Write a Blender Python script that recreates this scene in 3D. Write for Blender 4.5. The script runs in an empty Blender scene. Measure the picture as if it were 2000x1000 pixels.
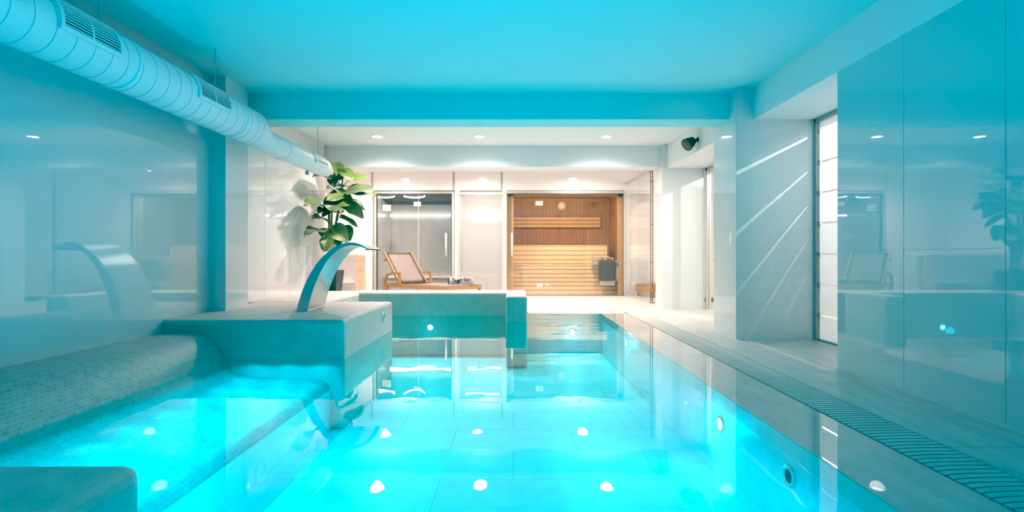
import bpy, bmesh, math, random
from mathutils import Vector, Matrix
random.seed(7)
C = bpy.context.scene.collection
PI = math.pi
H = 0.9            # camera height above the water (m)
F = 1000.0         # focal length in pixels of the 2000 px wide frame
VX, VY = 1003.0, 499.0

# ------------------------------------------------------------------ materials
def new_mat(name):
    m = bpy.data.materials.new(name); m.use_nodes = True
    nt = m.node_tree
    for n in list(nt.nodes): nt.nodes.remove(n)
    out = nt.nodes.new('ShaderNodeOutputMaterial')
    return m, nt, out
def N(nt, kind, **kw):
    n = nt.nodes.new(kind)
    for k, v in kw.items():
        if k in n.inputs: n.inputs[k].default_value = v
        else: setattr(n, k, v)
    return n
def c4(c): return (c[0], c[1], c[2], 1.0)
def princ(nt, out, color, rough=.5, metal=0., coat=0., spec=.5, emit=None, es=0.):
    p = nt.nodes.new('ShaderNodeBsdfPrincipled')
    p.inputs['Base Color'].default_value = c4(color)
    p.inputs['Roughness'].default_value = rough
    p.inputs['Metallic'].default_value = metal
    p.inputs['Coat Weight'].default_value = coat
    p.inputs['Coat Roughness'].default_value = 0.012; p.inputs['Coat IOR'].default_value = 1.75
    p.inputs['Specular IOR Level'].default_value = spec
    if emit:
        p.inputs['Emission Color'].default_value = c4(emit); p.inputs['Emission Strength'].default_value = es
    nt.links.new(p.outputs[0], out.inputs[0])
    return p
def simple(name, color, rough=.5, metal=0., coat=0., spec=.5, noise=0., nscale=8., bump=0., bscale=60.):
    m, nt, out = new_mat(name)
    p = princ(nt, out, color, rough, metal, coat, spec)
    if noise or bump:
        tc = N(nt, 'ShaderNodeTexCoord')
        if noise:
            nz = N(nt, 'ShaderNodeTexNoise', Scale=nscale, Detail=5.0)
            nt.links.new(tc.outputs['Object'], nz.inputs['Vector'])
            r = N(nt, 'ShaderNodeMix', data_type='RGBA')
            r.inputs['A'].default_value = c4([x*(1-noise) for x in color]) if False else (0,0,0,1)
            r.inputs[6].default_value = c4([x*(1-noise) for x in color]); r.inputs[7].default_value = c4([min(1, x*(1+noise)) for x in color])
            nt.links.new(nz.outputs[0], r.inputs[0]); nt.links.new(r.outputs[2], p.inputs['Base Color'])
        if bump:
            nb = N(nt, 'ShaderNodeTexNoise', Scale=bscale, Detail=3.0)
            nt.links.new(tc.outputs['Object'], nb.inputs['Vector'])
            b = N(nt, 'ShaderNodeBump', Strength=bump, Distance=.01)
            nt.links.new(nb.outputs[0], b.inputs['Height']); nt.links.new(b.outputs[0], p.inputs['Normal'])
    return m
def tiled(name, c1, c2, mortar, bw, bh, msize, offset=.5, rough=.5, spec=.5, mott=.15, mscale=6., coat=0., bump=.3, squash=1.0, stretch=(1, 1, 1)):
    """Brick-pattern surface laid out in metres on the UV map."""
    m, nt, out = new_mat(name)
    p = princ(nt, out, c1, rough, 0, coat, spec)
    uv = N(nt, 'ShaderNodeTexCoord')
    br = N(nt, 'ShaderNodeTexBrick')
    br.offset = offset; br.squash = squash
    br.inputs['Color1'].default_value = c4(c1); br.inputs['Color2'].default_value = c4(c2); br.inputs['Mortar'].default_value = c4(mortar)
    br.inputs['Scale'].default_value = 1.0; br.inputs['Mortar Size'].default_value = msize; br.inputs['Mortar Smooth'].default_value = .1
    br.inputs['Brick Width'].default_value = bw; br.inputs['Row Height'].default_value = bh
    nt.links.new(uv.outputs['UV'], br.inputs['Vector'])
    mp = N(nt, 'ShaderNodeMapping'); mp.inputs['Scale'].default_value = stretch
    nt.links.new(uv.outputs['UV'], mp.inputs['Vector'])
    nz = N(nt, 'ShaderNodeTexNoise', Scale=mscale, Detail=8.0, Roughness=.65)
    nt.links.new(mp.outputs[0], nz.inputs['Vector'])
    mr = N(nt, 'ShaderNodeMapRange'); mr.inputs['From Min'].default_value = .3; mr.inputs['From Max'].default_value = .7
    mr.inputs['To Min'].default_value = 1 - mott; mr.inputs['To Max'].default_value = 1.0
    nt.links.new(nz.outputs[0], mr.inputs['Value'])
    mx = N(nt, 'ShaderNodeMix', data_type='RGBA', blend_type='MULTIPLY'); mx.inputs[0].default_value = 1.0
    nt.links.new(br.outputs['Color'], mx.inputs[6]); nt.links.new(mr.outputs[0], mx.inputs[7])
    nt.links.new(mx.outputs[2], p.inputs['Base Color'])
    if bump:
        b = N(nt, 'ShaderNodeBump', Strength=bump, Distance=.004, invert=True)
        nt.links.new(br.outputs['Fac'], b.inputs['Height']); nt.links.new(b.outputs[0], p.inputs['Normal'])
    return m
def emis(name, color, strength):
    m, nt, out = new_mat(name)
    e = N(nt, 'ShaderNodeEmission', Color=c4(color), Strength=strength)
    nt.links.new(e.outputs[0], out.inputs[0]); return m
def clear_glass(name, tint=(.97, .985, .98), frost=0., f0=.04, gl=(1, 1, 1)):
    """Thin sheet of glass: what lies behind shows through, plus a mirror layer that grows at grazing angles."""
    m, nt, out = new_mat(name)
    t = N(nt, 'ShaderNodeBsdfTransparent', Color=c4(tint))
    last = t
    if frost:
        d = N(nt, 'ShaderNodeBsdfTranslucent', Color=(.85, .86, .86, 1)); d2 = N(nt, 'ShaderNodeBsdfDiffuse', Color=(.85, .86, .86, 1))
        a = N(nt, 'ShaderNodeMixShader'); a.inputs[0].default_value = .5
        nt.links.new(d.outputs[0], a.inputs[1]); nt.links.new(d2.outputs[0], a.inputs[2])
        mm = N(nt, 'ShaderNodeMixShader'); mm.inputs[0].default_value = frost
        nt.links.new(t.outputs[0], mm.inputs[1]); nt.links.new(a.outputs[0], mm.inputs[2]); last = mm
    g = N(nt, 'ShaderNodeBsdfGlossy', Color=c4(gl), Roughness=0.0)
    fac = schlick(nt, f0)
    mx = N(nt, 'ShaderNodeMixShader')
    nt.links.new(fac, mx.inputs[0]); nt.links.new(last.outputs[0], mx.inputs[1]); nt.links.new(g.outputs[0], mx.inputs[2])
    nt.links.new(mx.outputs[0], out.inputs[0]); return m
def schlick(nt, f0, normal=None, power=5.0, gain=1.0):
    lw = N(nt, 'ShaderNodeLayerWeight', Blend=.5)
    if normal is not None: nt.links.new(normal, lw.inputs['Normal'])
    pw = N(nt, 'ShaderNodeMath', operation='POWER'); pw.inputs[1].default_value = power
    nt.links.new(lw.outputs['Facing'], pw.inputs[0])
    ma = N(nt, 'ShaderNodeMath', operation='MULTIPLY_ADD', use_clamp=True); ma.inputs[1].default_value = (1 - f0)*gain; ma.inputs[2].default_value = f0
    nt.links.new(pw.outputs[0], ma.inputs[0])
    return ma.outputs[0]
def water_mat():
    m, nt, out = new_mat('pool water')
    tc = N(nt, 'ShaderNodeTexCoord')
    nz = N(nt, 'ShaderNodeTexNoise', Scale=2.2, Detail=2.0, Roughness=.45)
    nt.links.new(tc.outputs['Object'], nz.inputs['Vector'])
    b = N(nt, 'ShaderNodeBump', Strength=.09, Distance=.02)
    nt.links.new(nz.outputs[0], b.inputs['Height'])
    t = N(nt, 'ShaderNodeBsdfTransparent', Color=(.30, .95, 1, 1))
    g = N(nt, 'ShaderNodeBsdfGlossy', Color=(1, 1, 1, 1), Roughness=.012)
    nt.links.new(b.outputs[0], g.inputs['Normal'])
    fac = schlick(nt, .022, None, 5.0)
    mx = N(nt, 'ShaderNodeMixShader')
    nt.links.new(fac, mx.inputs[0]); nt.links.new(t.outputs[0], mx.inputs[1]); nt.links.new(g.outputs[0], mx.inputs[2])
    nt.links.new(mx.outputs[0], out.inputs[0]); return m
def wood(name, ca, cb, plank_w, length, groove, rough=.5, horiz=True, msize=.003):
    return tiled(name, ca, cb, groove, length if horiz else length, plank_w, msize, offset=.37, rough=rough, mott=.35, mscale=3.0, bump=.5, stretch=(1.0, 14.0, 1))
def brushed(name, color, rough):
    m, nt, out = new_mat(name)
    p = princ(nt, out, color, rough, 1.0)
    tc = N(nt, 'ShaderNodeTexCoord'); mp = N(nt, 'ShaderNodeMapping'); mp.inputs['Scale'].default_value = (2, 60, 2)
    nt.links.new(tc.outputs['Object'], mp.inputs['Vector'])
    nz = N(nt, 'ShaderNodeTexNoise', Scale=10., Detail=2.); nt.links.new(mp.outputs[0], nz.inputs['Vector'])
    mr = N(nt, 'ShaderNodeMapRange'); mr.inputs['To Min'].default_value = rough*.8; mr.inputs['To Max'].default_value = rough*1.3
    nt.links.new(nz.outputs[0], mr.inputs['Value']); nt.links.new(mr.outputs[0], p.inputs['Roughness'])
    return m
def leaf_mat(name, ca, cb, vein):
    m, nt, out = new_mat(name)
    p = princ(nt, out, ca, .48)
    uv = N(nt, 'ShaderNodeTexCoord')
    nz = N(nt, 'ShaderNodeTexNoise', Scale=7., Detail=4.)
    nt.links.new(uv.outputs['Object'], nz.inputs['Vector'])
    mx = N(nt, 'ShaderNodeMix', data_type='RGBA'); mx.inputs[6].default_value = c4(ca); mx.inputs[7].default_value = c4(cb)
    nt.links.new(nz.outputs[0], mx.inputs[0])
    wv = N(nt, 'ShaderNodeTexWave', Scale=3.2, Distortion=.6); wv.bands_direction = 'X'
    nt.links.new(uv.outputs['UV'], wv.inputs['Vector'])
    cr = N(nt, 'ShaderNodeValToRGB'); cr.color_ramp.elements[0].position = .86; cr.color_ramp.elements[1].position = 1.0
    nt.links.new(wv.outputs[0], cr.inputs[0])
    m2 = N(nt, 'ShaderNodeMix', data_type='RGBA'); m2.inputs[7].default_value = c4(vein)
    mm = N(nt, 'ShaderNodeMath', operation='MULTIPLY'); mm.inputs[1].default_value = .35
    nt.links.new(cr.outputs[0], mm.inputs[0]); nt.links.new(mm.outputs[0], m2.inputs[0]); nt.links.new(mx.outputs[2], m2.inputs[6])
    nt.links.new(m2.outputs[2], p.inputs['Base Color'])
    p.inputs['Transmission Weight'].default_value = 0.0
    p.inputs['Subsurface Weight'].default_value = 0.0
    return m

M = {}
M['paint'] = simple('matte white paint', (.80, .80, .79), .9, noise=.03, nscale=2.5, bump=.12, bscale=40)
M['paint_cyan_lit'] = simple('pale blue white matte paint', (.46, .80, .82), .9, noise=.03, nscale=2.5, bump=.12, bscale=40)  # the pool's cyan light is put into the white paint colour
M['gloss_right'] = simple('pale teal back-painted glass', (.44, .60, .61), .35, coat=1.0)  # white glass; its teal is pool light mixed into the base colour
M['gloss_back'] = simple('glossy white panel', (.66, .66, .655), .35, coat=1.0)
M['gloss'] = simple('glossy white back-painted glass', (.54, .63, .64), .35, coat=1.0)  # slight cyan of the pool light added to the white glass colour
M['pier_gloss'] = simple('satin white wall panel', (.70, .715, .71), .4, coat=.6)
M['wall_white'] = simple('white wall panel', (.89, .85, .83), .5, coat=.25)
M['joint'] = simple('panel joint grey', (.42, .42, .41), .6)
M['joint_light'] = simple('panel joint pale', (.60, .61, .61), .6)
M['floor'] = tiled('pale limestone floor tile', (.62, .60, .56), (.58, .56, .52), (.46, .45, .42), 1.2, .6, .004, rough=.42, mott=.25, mscale=3., bump=.2, stretch=(1, 4, 1))
M['wet_stone'] = tiled('wet limestone coping', (.56, .51, .45), (.53, .48, .43), (.42, .40, .37), .8, 1.2, .003, rough=.5, mott=.2, mscale=3., bump=0, coat=1.0, stretch=(1, 4, 1))
M['stone'] = tiled('limestone platform tile', (.64, .55, .48), (.62, .53, .46), (.50, .43, .38), 1.22, .60, .0035, offset=0., rough=.55, mott=.16, mscale=7., bump=.2)
M['stone_plain'] = simple('limestone', (.60, .52, .45), .55, noise=.14, nscale=9, bump=.15, bscale=90)
M['grate'] = simple('stone coloured grate bar', (.55, .53, .49), .5, noise=.1)
M['gutter'] = simple('dark gutter', (.012, .012, .012), .8)
M['mosaic'] = tiled('stone mosaic', (.55, .48, .41), (.42, .39, .35), (.62, .57, .52), .036, .025, .002, offset=.5, rough=.5, mott=.22, mscale=14., bump=.5)
M['poolwall'] = tiled('pool wall tile', (.58, .82, .82), (.55, .79, .79), (.45, .64, .64), 1.0, .5, .004, rough=.4, mott=.12, bump=.2)
M['poolfloor'] = tiled('pool floor tile', (.56, .84, .84), (.53, .80, .80), (.40, .62, .62), .98, .49, .005, rough=.4, mott=.14, mscale=5., bump=.3)
M['water'] = water_mat()
M['glass'] = clear_glass('clear glass')
M['sauna_glass'] = clear_glass('sauna glass', tint=(.93, .92, .91), f0=.05)
M['steam_glass'] = clear_glass('steam room glass', tint=(.94, .94, .935), f0=.05)
M['frost_glass'] = clear_glass('frosted glass', tint=(.9, .91, .9), f0=.05, frost=.16)
M['alu'] = simple('pale anodised frame', (.60, .57, .53), .35, metal=.35)
M['alu_dark'] = simple('dark seal', (.05, .045, .04), .5)
M['bronze'] = simple('bronze frame', (.30, .24, .19), .4, metal=.4)
M['steel'] = brushed('brushed stainless steel', (.66, .67, .68), .30)
M['chrome'] = simple('polished steel', (.75, .76, .77), .12, metal=1.)
M['duct'] = simple('white duct skin', (.80, .81, .81), .45, noise=.03, nscale=5)
M['duct_seam'] = simple('duct seam grey', (.50, .53, .54), .5)  # darker grey than the duct skin
M['grille_dark'] = simple('duct interior', (.015, .017, .018), .8)
M['black'] = simple('black plastic', (.018, .02, .022), .45)
M['speaker_grille'] = simple('brown speaker cloth', (.16, .12, .10), .7, bump=.3, bscale=300)
M['teak'] = simple('oiled teak', (.40, .205, .09), .45, noise=.18, nscale=16)
M['sling'] = simple('taupe sling fabric', (.42, .35, .32), .85, bump=.2, bscale=500)
M['towel'] = simple('rolled towel cloth', (.55, .50, .48), .95, bump=.5, bscale=240)
M['ink'] = simple('black embroidery', (.02, .02, .025), .8)
M['towel_dark'] = simple('dark grey towel', (.21, .185, .19), .95, bump=.4, bscale=240)
M['pot'] = simple('anthracite planter', (.055, .05, .058), .5)
M['soil'] = simple('soil', (.05, .035, .025), .95)
M['leaf_a'] = leaf_mat('mid green leaf', (.068, .105, .018), (.105, .16, .028), (.18, .23, .08))
M['leaf_b'] = leaf_mat('dark green leaf', (.055, .065, .030), (.075, .10, .040), (.11, .13, .07))
M['leaf_c'] = leaf_mat('variegated leaf', (.13, .19, .05), (.25, .30, .12), (.46, .50, .32))
M['stem'] = simple('green stem', (.10, .18, .045), .5, noise=.3, nscale=9)
M['cane'] = simple('plant cane', (.16, .16, .06), .6, noise=.4, nscale=14)
M['sauna_wall'] = wood('sauna spruce panelling', (.52, .27, .115), (.44, .215, .09), .085, 3.0, (.16, .07, .03), .55)
M['sauna_bench'] = simple('pale aspen slat', (.86, .62, .36), .5, noise=.10, nscale=5)
M['sauna_rail'] = simple('backrest board', (.66, .40, .17), .5, noise=.12, nscale=5)
M['sauna_post'] = simple('sauna timber post', (.66, .40, .17), .5, noise=.15, nscale=7)
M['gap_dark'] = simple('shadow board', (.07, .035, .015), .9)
M['heater'] = simple('heater steel', (.62, .63, .62), .35, metal=.6)
M['stones'] = simple('heater stone', (.55, .43, .27), .9, noise=.3, nscale=20)
M['white'] = simple('white enamel', (.82, .82, .80), .35)
M['sign'] = simple('sign paper', (.58, .56, .54), .6)
M['sign_ink'] = simple('sign print', (.35, .32, .30), .7)
M['dial'] = simple('dial face', (.80, .78, .74), .4)
M['cab_wood'] = tiled('pale wood cabinet', (.78, .58, .40), (.76, .56, .38), (.5, .36, .24), 1.0, .2, .004, rough=.5, mott=.1, bump=.2)
M['dark_tile'] = tiled('dark ceiling tile', (.075, .07, .08), (.08, .076, .086), (.16, .155, .17), .5, .8, .006, offset=0., rough=.6, spec=.15, mott=.3)
M['steam_wall'] = simple('pale grey steam wall', (.55, .54, .53), .4, coat=.3, noise=.04)
M['white_tile'] = tiled('white wall tile', (.82, .78, .75), (.82, .78, .75), (.62, .57, .54), .9, .15, .003, offset=0., rough=.3, mott=.03)
M['panel_frost'] = None
def frosted_panel():
    m, nt, out = new_mat('backlit frosted panel')
    d = N(nt, 'ShaderNodeBsdfTranslucent', Color=(.9, .91, .91, 1)); d2 = N(nt, 'ShaderNodeBsdfDiffuse', Color=(.8, .81, .81, 1))
    a = N(nt, 'ShaderNodeMixShader'); a.inputs[0].default_value = .45
    nt.links.new(d.outputs[0], a.inputs[1]); nt.links.new(d2.outputs[0], a.inputs[2])
    g = N(nt, 'ShaderNodeBsdfGlossy', Color=(1, 1, 1, 1), Roughness=.05)
    mx = N(nt, 'ShaderNodeMixShader'); nt.links.new(schlick(nt, .04), mx.inputs[0])
    nt.links.new(a.outputs[0], mx.inputs[1]); nt.links.new(g.outputs[0], mx.inputs[2]); nt.links.new(mx.outputs[0], out.inputs[0])
    return m
M['panel_frost'] = frosted_panel()
M['lamp'] = emis('lamp lens', (1, .97, .93), 40)
M['led'] = emis('linear led', (1, .98, .96), 9)
M['pool_lens'] = emis('underwater lamp lens', (.6, .94, 1), 30)

# ------------------------------------------------------------------ mesh helpers
def newbm(): return bmesh.new()
def box(bm, x0, x1, y0, y1, z0, z1, mat=None):
    vs = [bm.verts.new((x, y, z)) for z in (z0, z1) for y in (y0, y1) for x in (x0, x1)]
    if mat is not None:
        for v in vs: v.co = mat @ v.co
    for q in ((0, 2, 3, 1), (4, 5, 7, 6), (0, 1, 5, 4), (2, 6, 7, 3), (0, 4, 6, 2), (1, 3, 7, 5)):
        bm.faces.new([vs[i] for i in q])
    return vs
def rbox(bm, x0, x1, y0, y1, z0, z1, r, seg=3, mat=None):
    """Box with rounded edges."""
    b = bmesh.new(); box(b, x0, x1, y0, y1, z0, z1)
    bmesh.ops.bevel(b, geom=b.edges[:], offset=r, segments=seg, profile=.5, affect='EDGES')
    merge(bm, b, mat)
def merge(bm, b, mat=None):
    mp = {}
    for v in b.verts: mp[v] = bm.verts.new(mat @ v.co if mat is not None else v.co)
    for f in b.faces:
        try:
            g = bm.faces.new([mp[v] for v in f.verts]); g.smooth = f.smooth
        except ValueError: pass
    b.free()
def frame_of(d):
    d = d.normalized(); a = Vector((0, 0, 1)) if abs(d.z) < .9 else Vector((1, 0, 0))
    u = d.cross(a).normalized(); return u, d.cross(u).normalized()
def tube(bm, pts, r, n=8, cap=True):
    pts = [Vector(p) for p in pts]
    rs = r if isinstance(r, (list, tuple)) else [r]*len(pts)
    rings = []
    for i, p in enumerate(pts):
        d = (pts[min(i+1, len(pts)-1)] - pts[max(i-1, 0)])
        u, v = frame_of(d)
        if rings and rings[-1][1].dot(u) < 0 and False: u, v = -u, -v
        rings.append(([bm.verts.new(p + rs[i]*(math.cos(2*PI*k/n)*u + math.sin(2*PI*k/n)*v)) for k in range(n)], u))
    for a, b in zip(rings, rings[1:]):
        for k in range(n):
            f = bm.faces.new((a[0][k], a[0][(k+1) % n], b[0][(k+1) % n], b[0][k])); f.smooth = True
    if cap:
        bm.faces.new(rings[0][0]); bm.faces.new(rings[-1][0][::-1])
def bar(bm, p, q, w, t, up=(0, 0, 1)):
    """Rectangular bar from p to q; w across, t along 'up'."""
    p, q = Vector(p), Vector(q); d = (q-p).normalized(); up = Vector(up)
    s = d.cross(up).normalized(); u = s.cross(d).normalized()
    vs = [bm.verts.new(e + a*s*w/2 + b*u*t/2) for e in (p, q) for a, b in ((-1, -1), (1, -1), (1, 1), (-1, 1))]
    for f in ((3, 2, 1, 0), (4, 5, 6, 7), (0, 1, 5, 4), (1, 2, 6, 5), (2, 3, 7, 6), (3, 0, 4, 7)): bm.faces.new([vs[i] for i in f])
def lathe(bm, prof, org, axis, n=24, smooth=True):
    """Profile of (radius, along) spun about axis through org."""
    org, axis = Vector(org), Vector(axis).normalized(); u, v = frame_of(axis)
    rings = []
    for r, t in prof:
        if r < 1e-6: rings.append([bm.verts.new(org + axis*t)])
        else: rings.append([bm.verts.new(org + axis*t + r*(math.cos(2*PI*k/n)*u + math.sin(2*PI*k/n)*v)) for k in range(n)])
    for a, b in zip(rings, rings[1:]):
        for k in range(n):
            if len(a) == 1 and len(b) == 1: continue
            if len(a) == 1: f = bm.faces.new((a[0], b[k], b[(k+1) % n]))
            elif len(b) == 1: f = bm.faces.new((a[k], b[0], a[(k+1) % n]))
            else: f = bm.faces.new((a[k], b[k], b[(k+1) % n], a[(k+1) % n]))
            f.smooth = smooth
def prism(bm, pts, y0, y1, axis='y'):
    """Closed outline in XZ pushed from y0 to y1."""
    a = [bm.verts.new((x, y0, z)) for x, z in pts]; b = [bm.verts.new((x, y1, z)) for x, z in pts]
    n = len(pts)
    for k in range(n): bm.faces.new((a[k], a[(k+1) % n], b[(k+1) % n], b[k]))
    bm.faces.new(a[::-1]); bm.faces.new(b)

ROOT = {}
def box_uv(bm, swap=False):
    uv = bm.loops.layers.uv.active or bm.loops.layers.uv.new('UVMap')
    for f in bm.faces:
        n = f.normal
        ax = max(range(3), key=lambda i: abs(n[i]))
        for l in f.loops:
            c = l.vert.co
            p = (c.y, c.z) if ax == 0 else (c.x, c.z) if ax == 1 else (c.x, c.y)
            l[uv].uv = (p[1], p[0]) if swap else p
def obj(name, bm, m, parent=None, uv=True, swap=False, fix=True, sharp=True):
    if fix: bmesh.ops.recalc_face_normals(bm, faces=bm.faces[:])
    bm.normal_update()
    if uv: box_uv(bm, swap)
    if parent is not None:
        off = ROOT[parent.name]
    else:
        co = [v.co for v in bm.verts]
        off = Vector(((min(c.x for c in co)+max(c.x for c in co))/2, (min(c.y for c in co)+max(c.y for c in co))/2, min(c.z for c in co)))
    for v in bm.verts: v.co -= off
    me = bpy.data.meshes.new(name); bm.to_mesh(me); bm.free()
    o = bpy.data.objects.new(name, me); C.objects.link(o)
    me.materials.append(m)
    if parent is not None: o.parent = parent
    else: o.location = off
    ROOT[o.name] = off.copy()
    return o
def thing(name, label, cat, loc, group=None):
    o = bpy.data.objects.new(name, None); C.objects.link(o); o.location = loc
    o.empty_display_size = .1
    ROOT[o.name] = Vector(loc)
    return tag(o, label, cat, group)
def tag(o, label, cat, group=None):
    o['label'] = label; o['category'] = cat
    if group: o['group'] = group
    return o
def struct(name, bm, m, parent=None, **kw):
    o = obj(name, bm, m, parent, **kw)
    if parent is None: o['kind'] = 'structure'
    return o
def world(px, py, D):
    """Point at depth D (m in front of the camera) for a measured photo position; used to read sizes off the photograph."""
    return Vector(((px-VX)*D/F, D, H + (VY-py)*D/F))
def boxes(*bs):
    bm = newbm()
    for b in bs: box(bm, *b)
    return bm

# ------------------------------------------------------------------ layout constants (metres)
XL, XR = -3.03, 2.575          # glossy side walls beside the pool
XL2 = -3.18                    # left wall beyond the pillar
ZC, ZC2 = 2.70, 2.76           # ceilings: over the pool, beyond the first beam
ZS = 2.36                      # soffit underside
ZB = 2.41                      # beam undersides
YN = -2.6                      # wall behind the camera
PX0, PX1 = -1.46, 1.76         # platform side face, pool edge
GX = 2.04                      # outer edge of grating
YF = 7.9                       # far pool edge
YB = 11.39                     # sauna / steam room front
ZP = .345                      # platform top
XW = 3.24                      # side window plane
ZPOOL = -.60
PXI = 1.37                     # pool wall under the submerged coping

# ------------------------------------------------------------------ setting: shell
struct('ceiling', boxes((XL-.25, 3.5, YN, 5.70, ZC, 3.0)), M['paint_cyan_lit'])
struct('ceiling_back', boxes((-4.6, 3.5, 5.70, YB+.3, ZC2, 3.0)), M['paint'])
struct('floor', boxes((GX, 6.0, YN, 8.1, -.12, 0), (-4.6, 6.0, 8.1, YB+.05, -.12, 0), (3.5, 6.0, 8.1, YB, -.12, -.001)), M['floor'], swap=True)
wl = struct('wall_left', boxes((XL-.25, XL, YN, 5.13, -.9, ZC)), M['gloss'])
wl2 = struct('wall_left_back', boxes((XL2-.25, XL2, 5.13, 8.62, -.9, ZC2)), M['gloss_back'])
bm = newbm()
for y in (2.7, 3.42*0+.9): box(bm, XL-.002, XL+.0012, y-.0025, y+.0025, .24, ZC)
obj('panel_joint', bm, M['joint_light'], wl); bm = newbm()
for y in (6.55, 7.6): box(bm, XL2-.002, XL2+.0012, y-.003, y+.003, .35, ZC2)
box(bm, XL2-.002, XL2+.0012, 5.6, 8.6, 1.03, 1.036)
obj('panel_joint', bm, M['joint_light'], wl2)
struct('pillar_left', boxes((XL-.25, -2.885, 5.13, 5.56, .0, ZC)), M['pier_gloss'])
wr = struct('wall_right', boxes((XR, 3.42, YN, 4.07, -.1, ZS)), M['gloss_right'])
bm = newbm()
for y in (3.38, 2.68, 1.4): box(bm, XR-.0006, XR+.002, y-.0018, y+.0018, 0, ZS)
box(bm, XR-.001, XR+.002, YN, 4.07, .9365, .938)
obj('panel_joint', bm, M['joint'], wr)
struct('baseboard_right', boxes((XR-.006, XR+.002, YN, 4.07, 0, .012)), M['joint_light'])
struct('soffit_beam', boxes((XR, 3.5, YN, 8.58, ZS, ZC2)), M['paint'])
wp = struct('pillar_front', boxes((2.388, 3.30, 5.49, 6.11, 0, ZC)), M['pier_gloss'])
bm = newbm(); box(bm, 2.388, 3.30, 5.4885, 5.49, .935, .939); box(bm, 2.3865, 2.3945, 5.4885, 5.498, 0, ZC)
obj('panel_joint', bm, M['joint_light'], wp)
struct('pillar_back', boxes((2.485, 3.20, 8.57, 8.95, 0, ZC2)), M['pier_gloss'])
struct('beam_front', boxes((XL2-.1, 2.42, 5.68, 6.02, ZB, 2.99)), M['paint_cyan_lit'])
struct('beam_back', boxes((-4.6, 2.50, 8.68, 9.05, ZB-.01, 2.99)), M['paint'])
struct('wall_behind', boxes((XL-.25, 3.5, YN-.2, YN, -.9, 3.0)), M['paint'])
struct('wall_side', boxes((-4.7, -4.5, 8.4, 13.4, -.1, 3.0), (-4.6, XL2-.2, 8.42, 8.62, -.1, 3.0)), M['wall_white'])
# side room to the right of the pool hall, seen through the window and the glass door
struct('wall_side_room', boxes((6.0, 6.2, 2.0, 12, -.1, 3.0), (3.3, 6.2, 1.9, 2.1, -.1, 3.0), (2.75, 6.2, YB, YB+.2, -.1, 3.0), (3.42, 6.2, YN, YN+.2, -.1, 3)), M['white_tile'])
struct('ceiling_side_room', boxes((3.5, 6.2, YN, YB+.2, 2.75, 2.95)), M['paint'])

# back wall between the rooms: everything at YB
X_ST0, X_ST1 = -3.05, -1.37
X_BY0, X_BY1 = -1.20, -.25
X_SA0, X_SA1 = -.15, 2.45
ZD = 2.30
wb = struct('wall_back', boxes((-4.6, X_ST0-.09, YB, YB+.12, 0, ZC2), (X_ST0-.09, 2.75, YB, YB+.12, ZD+.05, ZC2),
            (X_ST1+.06, X_BY0, YB, YB+.12, 0, ZD+.05), (X_BY1, X_SA0, YB, YB+.12, 0, ZD+.05), (X_SA1, 2.75, YB, YB+.12, 0, ZD+.05)), M['wall_white'])
bm = newbm()
for px in (727, 886, 980): box(bm, (px-VX)*.01139-.022, (px-VX)*.01139+.022, YB-.004, YB, ZD+.05, ZC2)
box(bm, (698-VX)*.01139-.004, (698-VX)*.01139+.004, YB-.003, YB, 0, ZC2)
box(bm, -4.2, X_ST0-.09, YB-.003, YB, 2.335, 2.345)
obj('panel_joint', bm, M['joint'], wb)
# ------------------------------------------------------------------ pool basin
XS = -1.58   # bench edge
bm = newbm()
box(bm, -3.3, PX1+.3, YN, 8.3, ZPOOL-.1, ZPOOL)
struct('pool_floor', bm, M['poolfloor'])
struct('pool_wall_right', boxes((PXI, PXI+.05, YN, YF, ZPOOL, -.09)), M['poolwall'])
bm = newbm(); rbox(bm, PXI-.012, PX1+.003, YN, YF, -.10, .0015, .008, 2)
struct('coping_slab', bm, M['wet_stone'], swap=True)
struct('pool_wall_far', boxes((-2.4, GX, YF, YF+.001, ZPOOL, -.004)), M['poolwall'])
struct('pool_wall_near', boxes((-3.2, PX1, YN, YN+.05, ZPOOL, -.004)), M['poolwall'])
# mosaic ledge and submerged bench: one rounded profile run along the left wall
prof = [(XL, .235), (-2.80, .235), (-2.70, .228), (-2.63, .203), (-2.57, .16), (-2.52, .10), (-2.485, .04), (-2.465, -.02), (-2.45, -.07), (-2.42, -.105), (-2.36, -.125),
        (-2.2, -.15), (-1.9, -.155), (-1.75, -.16), (-1.67, -.17), (-1.62, -.19), (-1.592, -.22), (XS, -.27)]
bm = newbm(); uvl = bm.loops.layers.uv.new('UVMap')
y0, y1 = YN, 4.45
arc = [0]
for a, b in zip(prof, prof[1:]): arc.append(arc[-1] + math.hypot(b[0]-a[0], b[1]-a[1]))
A = [bm.verts.new((x, y0, z)) for x, z in prof]; B = [bm.verts.new((x, y1, z)) for x, z in prof]
for k in range(len(prof)-1):
    f = bm.faces.new((A[k], A[k+1], B[k+1], B[k])); f.smooth = True
    for l, (u, v) in zip(f.loops, ((y0, arc[k]), (y0, arc[k+1]), (y1, arc[k+1]), (y1, arc[k]))): l[uvl].uv = (u, v)
struct('mosaic_ledge_slab', bm, M['mosaic'], uv=False, fix=False)
struct('bench_wall', boxes((XS-.02, XS, YN, 4.45, ZPOOL, -.255)), M['poolwall'])
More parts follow.
